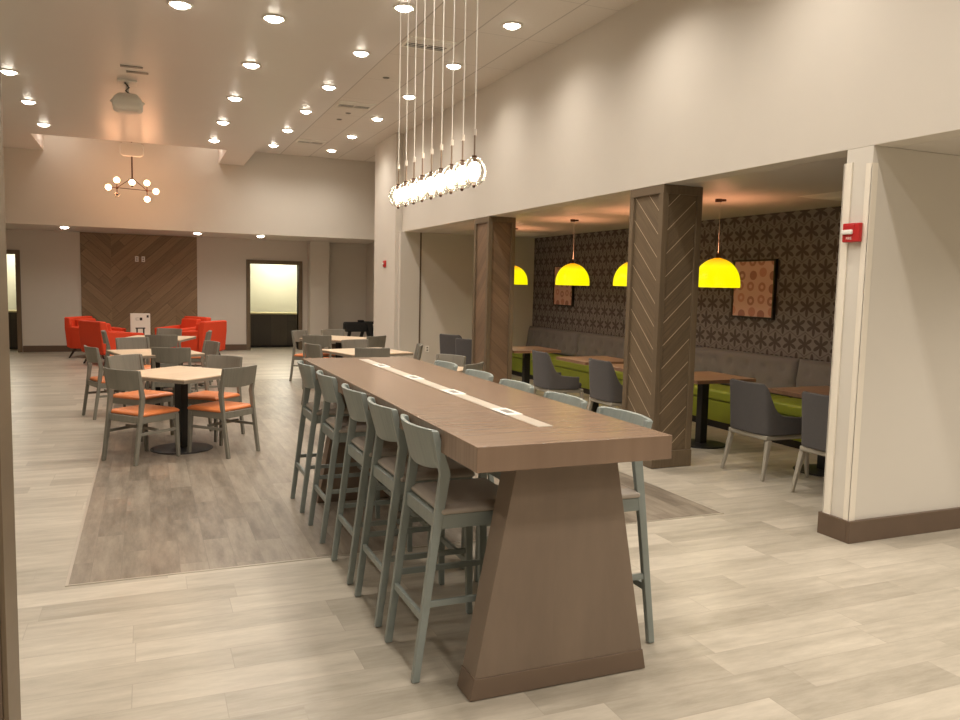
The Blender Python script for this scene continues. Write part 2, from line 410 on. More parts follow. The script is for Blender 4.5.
# opening frames and the lit rooms behind
def opening(n, x0, x1, zt, wl):
    b = bmn(); w = .09
    box(b, x0-w, x0, 19.76, 20.02, 0, zt+w); box(b, x1, x1+w, 19.76, 20.02, 0, zt+w); box(b, x0, x1, 19.76, 20.02, zt, zt+w)
    struct('door_%d' % n, b, 'stile', bevel=.004)
    b = bmn(); box(b, x0-.8, x1+.8, 22.0, 22.1, 0, 2.8); box(b, x0-.9, x0-.8, 20, 22, 0, 2.8); box(b, x1+.8, x1+.9, 20, 22, 0, 2.8); box(b, x0-.8, x1+.8, 20, 22, 2.7, 2.8)
    struct('wall_back_room_%d' % n, b, 'wall_cream')
    point('back_room_lamp', ((x0+x1)/2+.4, 21.2, 2.3), wl, (1, .96, .84), .15)
    o = thing('pass_through_counter', 'dark counter with pale top inside the ' + ('right' if n == 1 else 'far left') + ' lit wall opening', 'counter', ((x0+x1)/2, 20.7, 0))
    hw = (x1-x0)/2+.3
    obj('cabinet_front', box(bmn(), -hw, hw, -.18, .3, .06, .84), 'cab_dark', o)
    obj('toe_kick', box(bmn(), -hw, hw, -.10, .3, 0, .06), 'dark_pl', o)
    obj('countertop', box(bmn(), -hw, hw, -.22, .32, .84, .88), 'counter', o, bevel=.005)
opening(1, 2.30, 3.45, 2.08, 34)
opening(2, -3.9, -2.6, 2.12, 28)

# wood accent wall: herringbone fields of diagonal boards
acc = bmn()
def poly(bm, pts, y0, y1, mi):
    fs0 = len(bm.faces); hexa(bm, [(x, y0, z) for x, z in pts], [(x, y1, z) for x, z in pts])
    bm.faces.ensure_lookup_table()
    for f in bm.faces[fs0:]: f.material_index = mi
poly(acc, [(-1.34, 0), (-.72, 0), (-.72, 2.65), (-1.34, 2.65)], 19.78, 19.85, 0)
poly(acc, [(-.72, 0), (.62, 0), (.62, 2.65), (-.72, 2.65)], 19.78, 19.85, 1)
poly(acc, [(.62, 0), (1.10, 0), (1.10, .95), (.62, .95)], 19.78, 19.85, 0)
poly(acc, [(.62, .95), (1.10, .95), (1.10, 2.65), (.62, 2.65)], 19.78, 19.85, 1)
o = struct('wall_accent_boards', acc, ['acc_xD', 'acc_xU'])

# ------------------------------------------------------------------ chevron pillars
def pillar(label, y0, y1, x0, x1, ft, sd):
    o = thing('chevron_pillar', label, 'pillar', ((x0+x1)/2, (y0+y1)/2, 0), 0, 'chevron panelled pillars')
    cx, cy = (x0+x1)/2, (y0+y1)/2
    hx, hy = (x1-x0)/2, (y1-y0)/2
    i = .022; w = .062
    b = bmn()
    for sx in (-1, 1):
        for sy in (-1, 1):
            xa, xb = sorted((sx*hx, sx*(hx-w))); ya, yb = sorted((sy*hy, sy*(hy-w)))
            box(b, xa, xb, ya, yb, .16, 2.53)
    obj('corner_stile', b, 'stile', o, bevel=.003)
    obj('top_rail', box(bmn(), -hx, hx, -hy, hy, 2.53, 2.608), 'stile', o, bevel=.003)
    obj('plinth', box(bmn(), -hx-.006, hx+.006, -hy-.006, hy+.006, .004, .16), 'stile', o, bevel=.004)
    g = .001
    for k, (a, m_) in enumerate((((-hx+w+g, hx-w-g, -hy+i, -hy+i+.02), ft), ((-hx+w+g, hx-w-g, hy-i-.02, hy-i), ft))):
        obj('board_panel', box(bmn(), *a, .16, 2.53), m_, o)
    for a in ((-hx+i, -hx+i+.02, -hy+w+g, hy-w-g), (hx-i-.02, hx-i, -hy+w+g, hy-w-g)):
        obj('board_panel', box(bmn(), *a, .16, 2.53), sd, o)
    return o
pillar('nearer chevron wood pillar with pale diagonal inlay lines', 6.06, 6.60, 4.305, 4.74, 'chev_xU', 'chev_yU')
pillar('farther chevron wood pillar with plain reddish boards', 10.03, 10.55, 4.305, 4.71, 'chevd_xD', 'chevd_yD')

# dark wooden post beside the camera
o = thing('wooden_post', 'dark brown wood-clad post cut by the left picture edge', 'post', (-.65, 2.75, 0))
obj('cladding', box(bmn(), -.3, .235, -.12, .11, 0, 4.07), 'basebd', o, bevel=.004)
obj('edge_trim', box(bmn(), .235, .25, -.11, .12, 0, 4.07), 'stile', o, bevel=.002)

# ------------------------------------------------------------------ ceiling cans
def build_can(small=False):
    o = thing('recessed_downlight', '', 'ceiling light', (0, 0, 0))
    r = .085 if not small else .075
    obj('trim_ring', lathe(bmn(), [(r, .0), (r+.025, -.002), (r+.027, -.008), (r+.008, -.014), (r-.004, -.006)], 28, close=True), 'white_pl', o, smooth=True)
    obj('lens', lathe(bmn(), [(0, -.040), (.03, -.038), (.055, -.030), (.072, -.016), (r-.004, -.004), (r-.004, .0), (0, 0)], 28), 'can_glow', o, smooth=True)
    return o
can = Kind(build_can)
ORD = ['closest to the back', 'second from the back', 'third from the back', 'fourth from the back', 'fifth from the back', 'sixth from the back']
def cans(x, ys, z, rowname, group, power, names=ORD):
    for y, nm in zip(ys, names):
        c_ = can.put((x, y, z), 0, 'round downlight %s, %s' % (rowname, nm), group)
        spot('downlight_beam', (x, y, z-.06), power)
cans(2.38, R1Y, H, 'in the plain strip between lower ceiling and tiles', 'downlights of the plain ceiling strip', CAN_W)
cans(3.55, R1Y, H, 'in the tiled ceiling beside the long right wall', 'downlights along the right wall', CAN_W)
cans(1.12, [14.73, 13.01, 11.25, 9.46, 7.73], LZ, 'along the right side of the lower left ceiling', 'downlights of the lower ceiling, right row', CAN_W)
cans(-1.47, [14.63, 12.87, 11.13], LZ, 'in the short left row', 'downlights at far left', CAN_W)
cans(.31, [7.73], LZ, 'alone at the top edge', 'single downlight', CAN_W, ['left of the hanging wires'])
for (x, y), nm in zip([(-1.49, 18.0), (1.02, 18.05), (2.33, 18.1)], ['left of the wood accent wall', 'at the right corner of the accent wall', 'above the wall opening']):
    can.put((x, y, HA), 0, 'small downlight in the low alcove ceiling, ' + nm, 'alcove downlights'); spot('alcove_beam', (x, y, HA-.06), 42)

# ceiling vents
def build_vent():
    o = thing('ceiling_vent', '', 'vent')
    b = bmn(); w, d = .27, .2
    for a in ((-w, w, -d, -d+.03), (-w, w, d-.03, d), (-w, -w+.03, -d+.03, d-.03), (w-.03, w, -d+.03, d-.03)): box(b, *a, -.012, 0)
    obj('vent_frame', b, 'white_pl', o)
    obj('vent_shade_plate', box(bmn(), -w+.03, w-.03, -d+.03, d-.03, -.003, 0), 'dark_pl', o)  # flat dark plate paints in the shade behind the slats
    b = bmn()
    for y, w_ in ((-.165, .05), (-.10, .05), (-.035, .035), (.045, .012), (.105, .010)): box(b, -w+.03, w-.03, y, y+w_, -.014, -.010)
    box(b, -.006, .006, -d+.03, d-.03, -.0145, -.010)
    obj('slat', b, 'white_pl', o)
    return o
vent = Kind(build_vent)
vent.put((2.98, 8.80, H), 0, 'louvred air vent in tiled ceiling behind the hanging wires', 'ceiling vents')
vent.put((2.98, 12.22, H), 0, 'middle louvred air vent of the tiled ceiling', 'ceiling vents')
vent.put((2.98, 15.73, H), 0, 'farthest louvred air vent near the back wall', 'ceiling vents')
def diff(x, y, lab):
    o = thing('ceiling_diffuser', lab, 'vent', (x, y, HL))
    b = bmn()
    hexa(b, rect(0, 0, -.02, .42, .42), rect(0, 0, 0, .6, .6)); obj('diffuser_plate', b, 'white_pl', o, bevel=.003)
    b = bmn(); hexa(b, rect(0, 0, -.03, .2, .2), rect(0, 0, -.02, .3, .3)); obj('center_cone', b, 'white_pl', o)
diff(6.25, 5.85, 'white square diffuser in nook ceiling beside the end wall')
diff(6.3, 12.9, 'white square diffuser in the far nook ceiling')
for (x, y), lab in (((2.96, 10.45), 'small ceiling sprinkler cap between the first two air vents'), ((3.0, 13.4), 'small sprinkler cap beyond the middle air vent'), ((3.02, 12.85), 'tiny sprinkler cap right beside the middle air vent')):
    tag(obj('sprinkler_cap', lathe(bmn(), [(0, -.012), (.03, -.012), (.045, -.004), (.045, 0), (0, 0)], 18), 'grey_pl'), lab, 'sprinkler', 'sprinkler caps').location = (x, y, H)
for (x, y), lab in (((-.12, 10.2), 'thin ceiling cover plate nearer than the projector'), ((-.06, 10.45), 'ceiling cover plate just above the projector')):
    tag(obj('cover_plate', box(bmn(), -.12, .12, -.04, .04, -.008, 0), 'grey_pl', bevel=.002), lab, 'cover plate').location = (x, y, LZ)

# projector
o = thing('projector', 'rounded white projector hanging from a plate on the left ceiling', 'projector', (-.18, 11.0, LZ))
obj('ceiling_plate', box(bmn(), -.11, .11, -.12, .12, -.02, 0), 'white_pl', o, bevel=.005)
obj('drop_pole', tube(bmn(), [(0, 0, -.02), (0, 0, -.17)], .020), 'white_pl', o, smooth=True)
obj('cable', tube(bmn(), [(-.03, -.04, -.02), (.02, -.06, -.08), (-.02, -.05, -.12), (.03, -.06, -.16)], .009), 'black_m', o, smooth=True)
b = bmn(); chain(b, [rect(0, 0, -.36, .26, .24), rect(0, 0, -.33, .35, .33), rect(0, 0, -.23, .34, .32), rect(0, 0, -.15, .20, .18)])
obj('housing', b, 'white_pl', o, bevel=.05, seg=4, angle=20)
obj('underside_grille', box(bmn(), -.12, .12, -.1, .1, -.366, -.358), 'white_pl', o, bevel=.004)
for sx in (-1, 1): obj('side_knob', sphere(bmn(), .02, (sx*.175, -.06, -.26)), 'white_pl', o, smooth=True)

# globe chandelier
o = thing('globe_chandelier', 'bronze branched chandelier with frosted globes before the back wall', 'chandelier', (-.22, 16.9, 0))
b = bmn(); chain(b, [[(.15*sx_*k, -.04+.08*q, z) for sx_, q in ((-1, 0), (1, 0), (1, 1), (-1, 1))] for z, k in ((3.98, 1.0), (4.02, 1.4), (4.20, 1.4), (4.24, 1.0))])
obj('canopy', b, 'white_pl', o, bevel=.015)
obj('stem', tube(bmn(), [(0, 0, 4.6), (0, 0, 4.2)], .012), 'bronze', o); obj('stem', tube(bmn(), [(0, 0, 4.0), (0, 0, 3.58)], .014), 'bronze', o)
ND = [(-.27, 0, 3.375), (.26, 0, 3.355), (0, -.3, 3.4)]
b = bmn(); tube(b, [ND[0], ND[1]], .007); obj('crossbar', b, 'bronze', o)
for nd in ND: obj('rod', tube(bmn(), [(0, 0, 3.58), nd], .007), 'bronze', o)
for nd in ND: obj('hub', sphere(bmn(), .026, nd, 12, 8), 'bronze', o, smooth=True)
G = [(-.27, 0, 3.52, 1), (-.42, 0, 3.375, 1), (-.27, 0, 3.24, 0), (.26, 0, 3.50, 1), (.42, 0, 3.35, 1), (.26, 0, 3.19, 1), (0, -.3, 3.46, 1)]
HB = [0, 0, 0, 1, 1, 1, 2]
for (x, y, z, lit), k in zip(G, HB):
    a, g = Vector(ND[k]), Vector((x, y, z)); dv = (g-a).normalized()
    obj('globe_arm', tube(bmn(), [a, g-dv*.05], .008), 'bronze', o)
    gl = obj('globe', sphere(bmn(), .056, (x, y, z), 18, 12), 'globe_glow' if lit else 'glass', o, smooth=True)
    if lit: point('globe_light', (x, y-.12, z), 2.6, (1, .45, .22), .05, o)
    else: gl['label'] = 'unlit clear globe'; obj('bulb', sphere(bmn(), .025, (x, y, z+.02), 10, 8), 'bronze', gl)

# linear glass chandelier over the bar table
o = thing('wire_chandelier', 'linear chandelier of lit clear glass globes on long wires over the bar table', 'chandelier', (1.6, 4.625, 0))
obj('ceiling_bar', box(bmn(), -.06, .06, -.85, .85, 4.32, H), 'white_pl', o, bevel=.005)
for k in range(9):
    y = -.685+k*.17125
    p_ = obj('drop_rod', tube(bmn(), [(0, y, 2.455), (0, y, 2.32)], .005), 'rod', o)
    obj('wire', tube(bmn(), [(0, y, 4.33), (0, y, 2.45)], .0027, 6), 'white_pl', p_)
    obj('wire_grip', tube(bmn(), [(0, y, 2.44), (0, y, 2.47)], .011), 'cable', p_)
    g = obj('glass_globe', lathe(bmn(), [(.016, .078), (.036, .068), (.058, .036), (.066, 0), (.058, -.036), (.036, -.062), (.012, -.068)], 20, (0, y, 2.25)), 'glass', o, smooth=True)
    b = bmn()
    for q in range(8):      # faceted ribs of cut glass
        a_ = q*PI/4; tube(b, [(math.cos(a_)*r_, y+math.sin(a_)*r_, 2.25+z_) for r_, z_ in ((.036, .069), (.067, .0), (.036, -.063))], .003, 5)
    obj('glass_ribs', b, 'glass', g)
    obj('bulb', sphere(bmn(), .034, (0, y, 2.262), 14, 10, 1.2), 'bulb_glow', o, smooth=True)
    obj('finial', sphere(bmn(), .010, (0, y, 2.178), 10, 6), 'bronze', o, smooth=True)
    obj('socket', tube(bmn(), [(0, y, 2.335), (0, y, 2.30)], .014), 'bronze', o)
    point('bulb_light', (0, y, 2.262), 2.0, (1, .84, .66), .036, o)

# yellow pendants in the nook
def build_pendant():
    o = thing('yellow_pendant', '', 'pendant lamp')
    prof = [(.238, 0), (.238, .04)]+[(.238*math.cos(a_*PI/16), .04+.265*math.sin(a_*PI/16)) for a_ in range(1, 8)]+[(.03, .305)]
    inn = [(r_-.006 if r_ > .05 else r_, z_-.004 if z_ > .05 else z_) for r_, z_ in reversed(prof)]
    obj('lamp_shade', lathe(bmn(), prof+inn, 40, close=True), 'shade', o, smooth=True)
    obj('socket', tube(bmn(), [(0, 0, .35), (0, 0, .24)], .02), 'bronze', o)
    obj('bulb', sphere(bmn(), .045, (0, 0, .17)), 'bulb_glow', o, smooth=True)
    obj('cord', tube(bmn(), [(0, 0, .35), (0, 0, .90)], .0022, 6), 'cable', o)
    b = bmn(); lathe(b, [(0, .91), (.035, .91), (.035, .88), (0, .878)], 16, (-.025, 0, 0)); lathe(b, [(0, .91), (.03, .91), (.03, .89), (0, .888)], 16, (.035, 0, 0))
    obj('ceiling_canopy', b, 'bronze', o)
    point('pendant_light', (0, 0, .06), 6, (1, .86, .76), .05, o)
    return o
pend = Kind(build_pendant)
for (x, y), lab in zip([(5.5, 6.74), (5.5, 8.30), (5.5, 9.80), (5.52, 11.80)],
    ['yellow dome pendant right of the nearer pillar, before the framed print', 'yellow dome pendant half hidden by the left side of the nearer pillar',
     'yellow dome pendant hanging free midway between the two pillars', 'farthest yellow dome pendant, half hidden by the farther pillar']):
    pend.put((x, y, 1.70), 0, lab, 'yellow dome pendants')
    # glow through the top of the translucent shade
    spot('shade_glow', (x, y, 2.04), 16, None, 155, .8, (1, .40, .22), .06).rotation_euler = (PI, 0, 0)

# framed prints
def art(y0, y1, lab):
    o = thing('framed_print', lab, 'framed print', (6.95, (y0+y1)/2, 1.70), 0, 'ring prints in the nook')
    w, h = (y1-y0)/2, .36
    b = bmn(); t = .02
    box(b, -.045, -.001, -w, w, -h, -h+t); box(b, -.045, -.001, -w, w, h-t, h); box(b, -.045, -.001, -w, -w+t, -h+t, h-t); box(b, -.045, -.001, w-t, w, -h+t, h-t)
    obj('frame', b, 'frame_b', o)
    obj('print', box(bmn(), -.03, -.01, -w+t, w-t, -h+t, h-t), 'art', o)
art(7.42, 8.16, 'print of pink rings beside the nearest yellow pendant')
art(12.30, 13.02, 'print of pink rings behind the freely hanging yellow pendant')

# ------------------------------------------------------------------ banquette
def banquette(y0, y1, lab):
    o = thing('banquette', lab, 'banquette', (6.65, (y0+y1)/2, 0), 0, 'banquette sections along the patterned wall')
    L = (y1-y0)/2-.006
    obj('kick_base', box(bmn(), -.24, .295, -L, L, 0, .09), 'dark_pl', o)
    obj('seat_box', box(bmn(), -.29, .295, -L, L, .09, .34), 'green', o, bevel=.01)
    obj('seat', box(bmn(), -.31, .16, -L, L, .342, .475), 'green', o, bevel=.035, seg=4)
    def f(u, v, s_):
        y = -L+2*L*u; z = .47+.44*v
        xb = .165+.07*v
        if s_ == 0:
            d = 0
            for r_ in range(2):
                zc = .60+.17*r_; off = .0 if r_ == 0 else .15
                k = round((y-off)/.30); dy = y-off-k*.30
                d += .030*math.exp(-(dy*dy+(z-zc)**2)/.0018)
            edge = min(v, 1-v)*9; e2 = min(u, 1-u)*40
            bul = .04*min(1, edge)**.5*min(1, e2)**.5
            return (xb-bul+d, y, z)
        return (.295, y, z)
    obj('back_cushion', slab(bmn(), f, int(L*2/.03), 16), 'taupe_fab', o, smooth=True)
banquette(4.45, 6.93, 'nearest grey tufted banquette section with lime green seat, beside the end wall')
banquette(6.93, 9.42, 'grey and green banquette section seen right of the nearer pillar')
banquette(9.42, 11.92, 'grey and green banquette section seen between the two pillars')
banquette(11.92, 13.90, 'farthest grey and green banquette section in the nook corner')

# ------------------------------------------------------------------ tables
def build_table(top, edge, side=.92, h=.755, disc=.29):
    o = thing('pedestal_table', '', 'table')
    s_ = side/2
    obj('tabletop', box(bmn(), -s_, s_, -s_, s_, h-.012, h), top, o, bevel=.002)
    obj('table_edge', box(bmn(), -s_+.002, s_-.002, -s_+.002, s_-.002, h-.038, h-.012), edge, o)
    obj('top_bracket', box(bmn(), -.18, .18, -.18, .18, h-.05, h-.038), 'black_m', o)
    obj('column', box(bmn(), -.045, .045, -.045, .045, .02, h-.05), 'black_m', o, bevel=.006)
    obj('base_disc', lathe(bmn(), [(0, .026), (.07, .024), (disc-.03, .012), (disc, .008), (disc, .003), (0, .003)], 40), 'black_m', o, smooth=True)
    return o
dt = Kind(lambda: build_table('top_light', 'top_edge'))
GT = 'pale square pedestal tables'
T = {}
dt.put((.30, 8.20, 0), R(45), 'nearest pale-topped square table, turned on its corner in the left group', GT)
dt.put((.09, 10.63, 0), R(15), 'pale-topped square table, second of the left group', GT)
dt.put((.15, 13.22, 0), R(-18), 'pale-topped square table, last before the red armchairs', GT)
dt.put((2.72, 10.42, 0), R(15), 'pale-topped square table just beyond the end of the bar table', GT)
dt.put((2.93, 12.98, 0), R(45), 'pale-topped square table farthest beyond the bar table', GT)
dt.put((2.70, 8.12, 0), R(45), 'pale-topped square table behind the right side of the bar table', GT)
nt = Kind(lambda: build_table('top_brown', 'top_brown', .76, .75, .27))
NG = 'brown tables in the nook'
for (x, y), lab in zip([(5.84, 5.50), (5.54, 6.92), (5.42, 7.86), (5.38, 8.90), (5.22, 10.62)],
    ['brown square nook table nearest the white end wall', 'brown square nook table emerging right of the nearer pillar', 'brown square nook table mostly hidden behind the nearer pillar',
     'brown square nook table just left of the nearer pillar', 'brown square nook table just right of the farther pillar']):
    nt.put((x, y, 0), 0, lab, NG)

# ------------------------------------------------------------------ wooden chairs and bar stools (forward = +y)
def build_wood_chair(name, cat, wood, seatmat, sh, top, ph, footy, bendy, bendz, topy, fronty, hw, rungs, fr=.30):
    o = thing(name, '', cat)
    for sx in (-1, 1):
        b = bmn()
        post(b, [(sx*(hw+.0), footy, .003, .030, .032), (sx*hw, (footy*.35+bendy*.65), sh*.8, .028, .038), (sx*hw, bendy, bendz, .028, .046), (sx*(hw+.004), topy, top, .030, .030)])
        obj('leg', b, wood, o, bevel=.004)
    for sx in (-1, 1):
        b = bmn(); post(b, [(sx*(hw+.005), fronty+.02, .003, .028, .028), (sx*hw, fronty, sh-.05, .036, .044)])
        obj('leg', b, wood, o, bevel=.004)
    # seat frame under the cushion
    yb = footy*.3+bendy*.7
    b = bmn(); z0, z1 = sh-.095, sh-.035
    box(b, -hw-.012, -hw+.012, yb, fronty+.02, z0, z1); box(b, hw-.012, hw+.012, yb, fronty+.02, z0, z1)
    box(b, -hw+.012, hw-.012, fronty-.005, fronty+.022, z0, z1); box(b, -hw+.012, hw-.012, yb-.005, yb+.02, z0, z1)
    obj('seat_frame', b, wood, o, bevel=.003)
    b = bmn(); W = hw+.018
    chain(b, [[(-W, yb+.02, sh-.035), (W, yb+.02, sh-.035), (W, fronty+.03, sh-.035), (-W, fronty+.03, sh-.035)],
              [(-W-.004, yb+.015, sh-.012), (W+.004, yb+.015, sh-.012), (W+.004, fronty+.034, sh-.012), (-W-.004, fronty+.034, sh-.012)],
              [(-W+.03, yb+.05, sh+.006), (W-.03, yb+.05, sh+.006), (W-.03, fronty+.005, sh+.006), (-W+.03, fronty+.005, sh+.006)]])
    obj('seat', b, seatmat, o, bevel=.010, seg=3, angle=25)
    # curved back panel bowing backwards between the uprights
    lean = (topy-bendy)/(top-bendz)
    def f(u, v, s_):
        x = (-hw-.012)+(2*hw+.024)*u
        k = 1-(2*u-1)**2
        bow = .045*k
        zb = top-ph-.028*k**.6
        z = zb+(top+.004-zb)*v
        y0 = bendy+lean*(z-bendz)
        return (x, y0-bow-.012+(0 if s_ == 0 else .020), z)
    obj('backrest', slab(bmn(), f, 14, 4), wood, o, bevel=.004)
    for (kind, z) in rungs:
        t_ = z/sh
        rearY = footy+(bendy-footy)*min(1, z/bendz)*.9
        if kind == 'side':
            for sx in (-1, 1): obj('stretcher', bar(bmn(), (sx*hw, rearY, z), (sx*hw, fronty+.01, z), .018, .026), wood, o, bevel=.002)
        elif kind == 'rear': obj('stretcher', bar(bmn(), (-hw, rearY, z), (hw, rearY, z), .018, .032), wood, o, bevel=.002)
        elif kind == 'front': obj('stretcher', bar(bmn(), (-hw, fronty+.01, z), (hw, fronty+.01, z), .018, .030), wood, o, bevel=.002)
        elif kind == 'mid': obj('stretcher', bar(bmn(), (-hw, (rearY+fronty)/2, z), (hw, (rearY+fronty)/2, z), .018, .026), wood, o, bevel=.002)
    return o
stool = Kind(lambda: build_wood_chair('bar_stool', 'bar stool', 'stool_wood', 'taupe_lea', .742, 1.062, .150, -.215, -.10, .878, -.152, .24, .200,
    [('side', .33), ('rear', .27), ('front', .27)]))
chair = Kind(lambda: build_wood_chair('dining_chair', 'chair', 'chair_wood', 'orange_lea', .462, .843, .160, -.245, -.160, .60, -.205, .215, .205,
    [('side', .27), ('mid', .29)]))
sy = [3.23, 3.81, 4.39, 5.13, 5.85]
nm = ['nearest the camera', 'second nearest', 'middle of five', 'fourth from the camera', 'farthest']
for y, n_ in zip(sy, nm):
    stool.put((1.01+.215, y-.01, 0), R(-90), 'grey wood bar stool on the left side of the bar table, ' + n_, 'bar stools on the left side')
for y, n_ in zip([3.22, 3.80, 4.42, 5.02, 5.68], nm):
    stool.put((2.165-.215, y-.02, 0), R(90), 'grey wood bar stool on the right side of the bar table, ' + n_, 'bar stools on the right side')
def face(x, y, deg, lab, grp, front=True):      # deg = facing direction from +x
    chair.put((x, y, 0), R(deg-90), lab, grp)
G1 = 'chairs at the nearest left table'; G2 = 'chairs at the second left table'; G3 = 'chairs at the third left table'
face(-.06, 7.85, 41, 'grey wood chair with orange seat, front left of the nearest corner-turned table', G1)
face(.67, 7.92, 132, 'grey wood chair with orange seat, front right of the nearest corner-turned table', G1)
face(-.08, 8.98, -46, 'grey wood chair with orange seat, back left of the nearest corner-turned table', G1)
face(.63, 8.76, 229, 'grey wood chair with orange seat, back right of the nearest corner-turned table', G1)
face(-.42, 10.44, 20, 'grey wood chair with orange seat, standing alone left of the second table', G2)
face(.31, 10.32, 76, 'grey wood chair, dark back to the camera, in front of the second table', G2)
face(.60, 10.98, 200, 'grey wood chair with orange seat, right end of the second table', G2)
face(-.11, 11.70, 292, 'grey wood chair facing the camera behind the second table', G2)
face(-.39, 13.42, 4, 'grey wood chair at the left of the third table, before the red armchairs', G3)
face(.20, 12.66, 88, 'grey wood chair, dark back to the camera, in front of the third table', G3)
face(.23, 13.90, 236, 'grey wood chair facing the camera behind the third table', G3)
face(.70, 13.38, 172, 'grey wood chair seen edge-on right of the third table', G3)
G4 = 'chairs beyond the bar table'
face(2.69, 10.00, 76, 'grey wood chair, dark back to camera, just above the far end of the bar table', G4)
face(2.22, 10.62, 16, 'grey wood chair seen edge-on at the left corner of the table beyond the bar', G4)
face(3.22, 10.33, 166, 'grey wood chair with thin upright posts, right of the table beyond the bar', G4)
face(2.84, 11.08, -72, 'grey wood chair facing the camera behind the table beyond the bar', G4)
face(2.52, 13.38, 318, 'grey wood chair facing right with a long visible leg, far left beyond the bar', G4)
face(2.50, 12.50, 70, 'grey wood chair, brown back to camera, before the farthest table beyond the bar', G4)
face(3.05, 13.62, -78, 'grey wood chair facing the camera behind the farthest table, before the black frame', G4)
face(3.20, 12.24, 125, 'dark wood chair turned aside, right of the farthest table beyond the bar', G4)
face(3.10, 8.58, 207, 'pale grey wood chair facing the bar table, left of the farther pillar', 'chairs behind the right bar stools')
face(3.04, 7.86, 133, 'dark grey wood chair, back to camera, at the foot of the farther pillar', 'chairs behind the right bar stools')

# ------------------------------------------------------------------ upholstered nook chairs
def build_uph():
    o = thing('upholstered_chair', '', 'chair')
    hw, hd = .262, .26
    # plan path: left front -> back -> right front, forward = +x
    P = [(.165, hw+.005), (.04, hw+.012), (-.13, hw+.005), (-.235, hw-.02), (-.262, hw-.11), (-.270, 0), (-.262, -hw+.11), (-.235, -hw+.02), (-.13, -hw-.005), (.04, -hw-.012), (.165, -hw-.005)]
    Hh = [.555, .56, .605, .835, .855, .855, .855, .835, .605, .56, .555]
    n = len(P)-1
    def smp(A, t):
        t *= n; i = min(int(t), n-1); f_ = t-i
        q0, q1, q2, q3 = A[max(i-1, 0)], A[i], A[i+1], A[min(i+2, n)]
        def cr(a, b_, c_, d): return .5*((2*b_)+(-a+c_)*f_+(2*a-5*b_+4*c_-d)*f_*f_+(-a+3*b_-3*c_+d)*f_**3)
        return tuple(cr(*z) for z in zip(q0, q1, q2, q3)) if isinstance(q0, tuple) else cr(q0, q1, q2, q3)
    def f(u, v, s_):
        x, y = smp(P, u); z1 = smp(Hh, u); z = .40+(z1-.40)*v
        r_ = math.hypot(x, y) or 1; th = .055 if s_ else 0
        nx, ny = x/r_, y/r_
        lean = -.035*max(0, -x/.26)*(v**1.2)
        taper = 1-.35*v
        return (x-nx*th*taper+lean, y-ny*th*taper, z)
    obj('backrest', slab(bmn(), f, 40, 8), 'grey_fab', o, bevel=.012, seg=3, angle=50)
    b = bmn(); chain(b, [rect(.005, 0, .40, .42, .41), rect(.01, 0, .45, .45, .43), rect(.01, 0, .475, .42, .40)])
    obj('seat', b, 'grey_fab', o, bevel=.02, seg=3, angle=25)
    obj('seat_frame', box(bmn(), -.25, .235, -.25, .25, .355, .398), 'pale_wood', o, bevel=.01)
    for sx, sy_ in ((-1, -1), (-1, 1), (1, -1), (1, 1)):
        b = bmn(); k = .075 if sx < 0 else .02
        post(b, [(sx*(.21+k), sy_*.265, .003, .026, .026), (sx*.215, sy_*.24, .356, .044, .044)])
        obj('leg', b, 'pale_wood', o, bevel=.005)
    return o
uph = Kind(build_uph)
UG = 'charcoal upholstered chairs in the nook'
for (x, y, a), lab in zip([(5.25, 4.73, 3), (5.26, 5.62, 0), (5.00, 7.74, 0), (4.84, 8.90, -3), (4.84, 12.35, 28), (4.72, 11.30, 28)],
    ['charcoal upholstered chair cut off by the white end wall', 'charcoal upholstered chair with full side and legs visible, right of the nearer pillar',
     'charcoal upholstered chair touching the left side of the nearer pillar', 'charcoal upholstered chair right of the farther pillar, facing the green bench',
     'charcoal upholstered chair against the far nook wall, beside the outlet', 'charcoal upholstered chair against the left side of the farther pillar']):
    uph.put((x, y, 0), R(a), lab, UG)

# ------------------------------------------------------------------ red armchairs
def build_arm():
    o = thing('armchair', '', 'armchair')           # forward = +x
    obj('seat_base', box(bmn(), -.36, .36, -.27, .27, .20, .34), 'red', o, bevel=.02, seg=3)
    obj('seat_cushion', box(bmn(), -.24, .40, -.27, .27, .345, .47), 'red', o, bevel=.04, seg=4)
    b = bmn(); chain(b, [rect(-.33, 0, .22, .16, .80), rect(-.37, 0, .62, .17, .80), rect(-.40, 0, .84, .13, .78)])
    obj('backrest', b, 'red', o, bevel=.03, seg=4, angle=20)
    b = bmn(); chain(b, [rect(-.18, 0, .47, .12, .54), rect(-.24, 0, .80, .12, .54)]); obj('back_cushion', b, 'red', o, bevel=.03, seg=3)
    for sy_ in (-1, 1):
        b = bmn()
        ya, yb = sorted((sy_*.28, sy_*.40))
        hexa(b, [(-.36, ya, .20), (.38, ya, .20), (.38, yb, .20), (-.36, yb, .20)], [(-.36, ya, .66), (.43, ya, .60), (.43, yb, .60), (-.36, yb, .66)])
        obj('arm', b, 'red', o, bevel=.025, seg=3)
    for sx in (-1, 1):
        for sy_ in (-1, 1):
            b = bmn(); post(b, [(sx*.38, sy_*.36, .003, .028, .028), (sx*.28, sy_*.30, .20, .048, .048)]); obj('leg', b, 'dark_leg', o, bevel=.004)
    return o
arm = Kind(build_arm)
AG = 'red armchairs around the low table'
arm.put((-.97, 18.35, 0), R(-30), 'red armchair at far left, turned towards the camera', AG)
arm.put((-.62, 16.92, 0), R(32), 'red armchair in front at left, its back to the camera', AG)
arm.put((.72, 18.6, 0), R(215), 'red armchair at back right, turned towards the camera', AG)
arm.put((.93, 17.15, 0), R(142), 'red armchair in front at right, its back to the camera', AG)
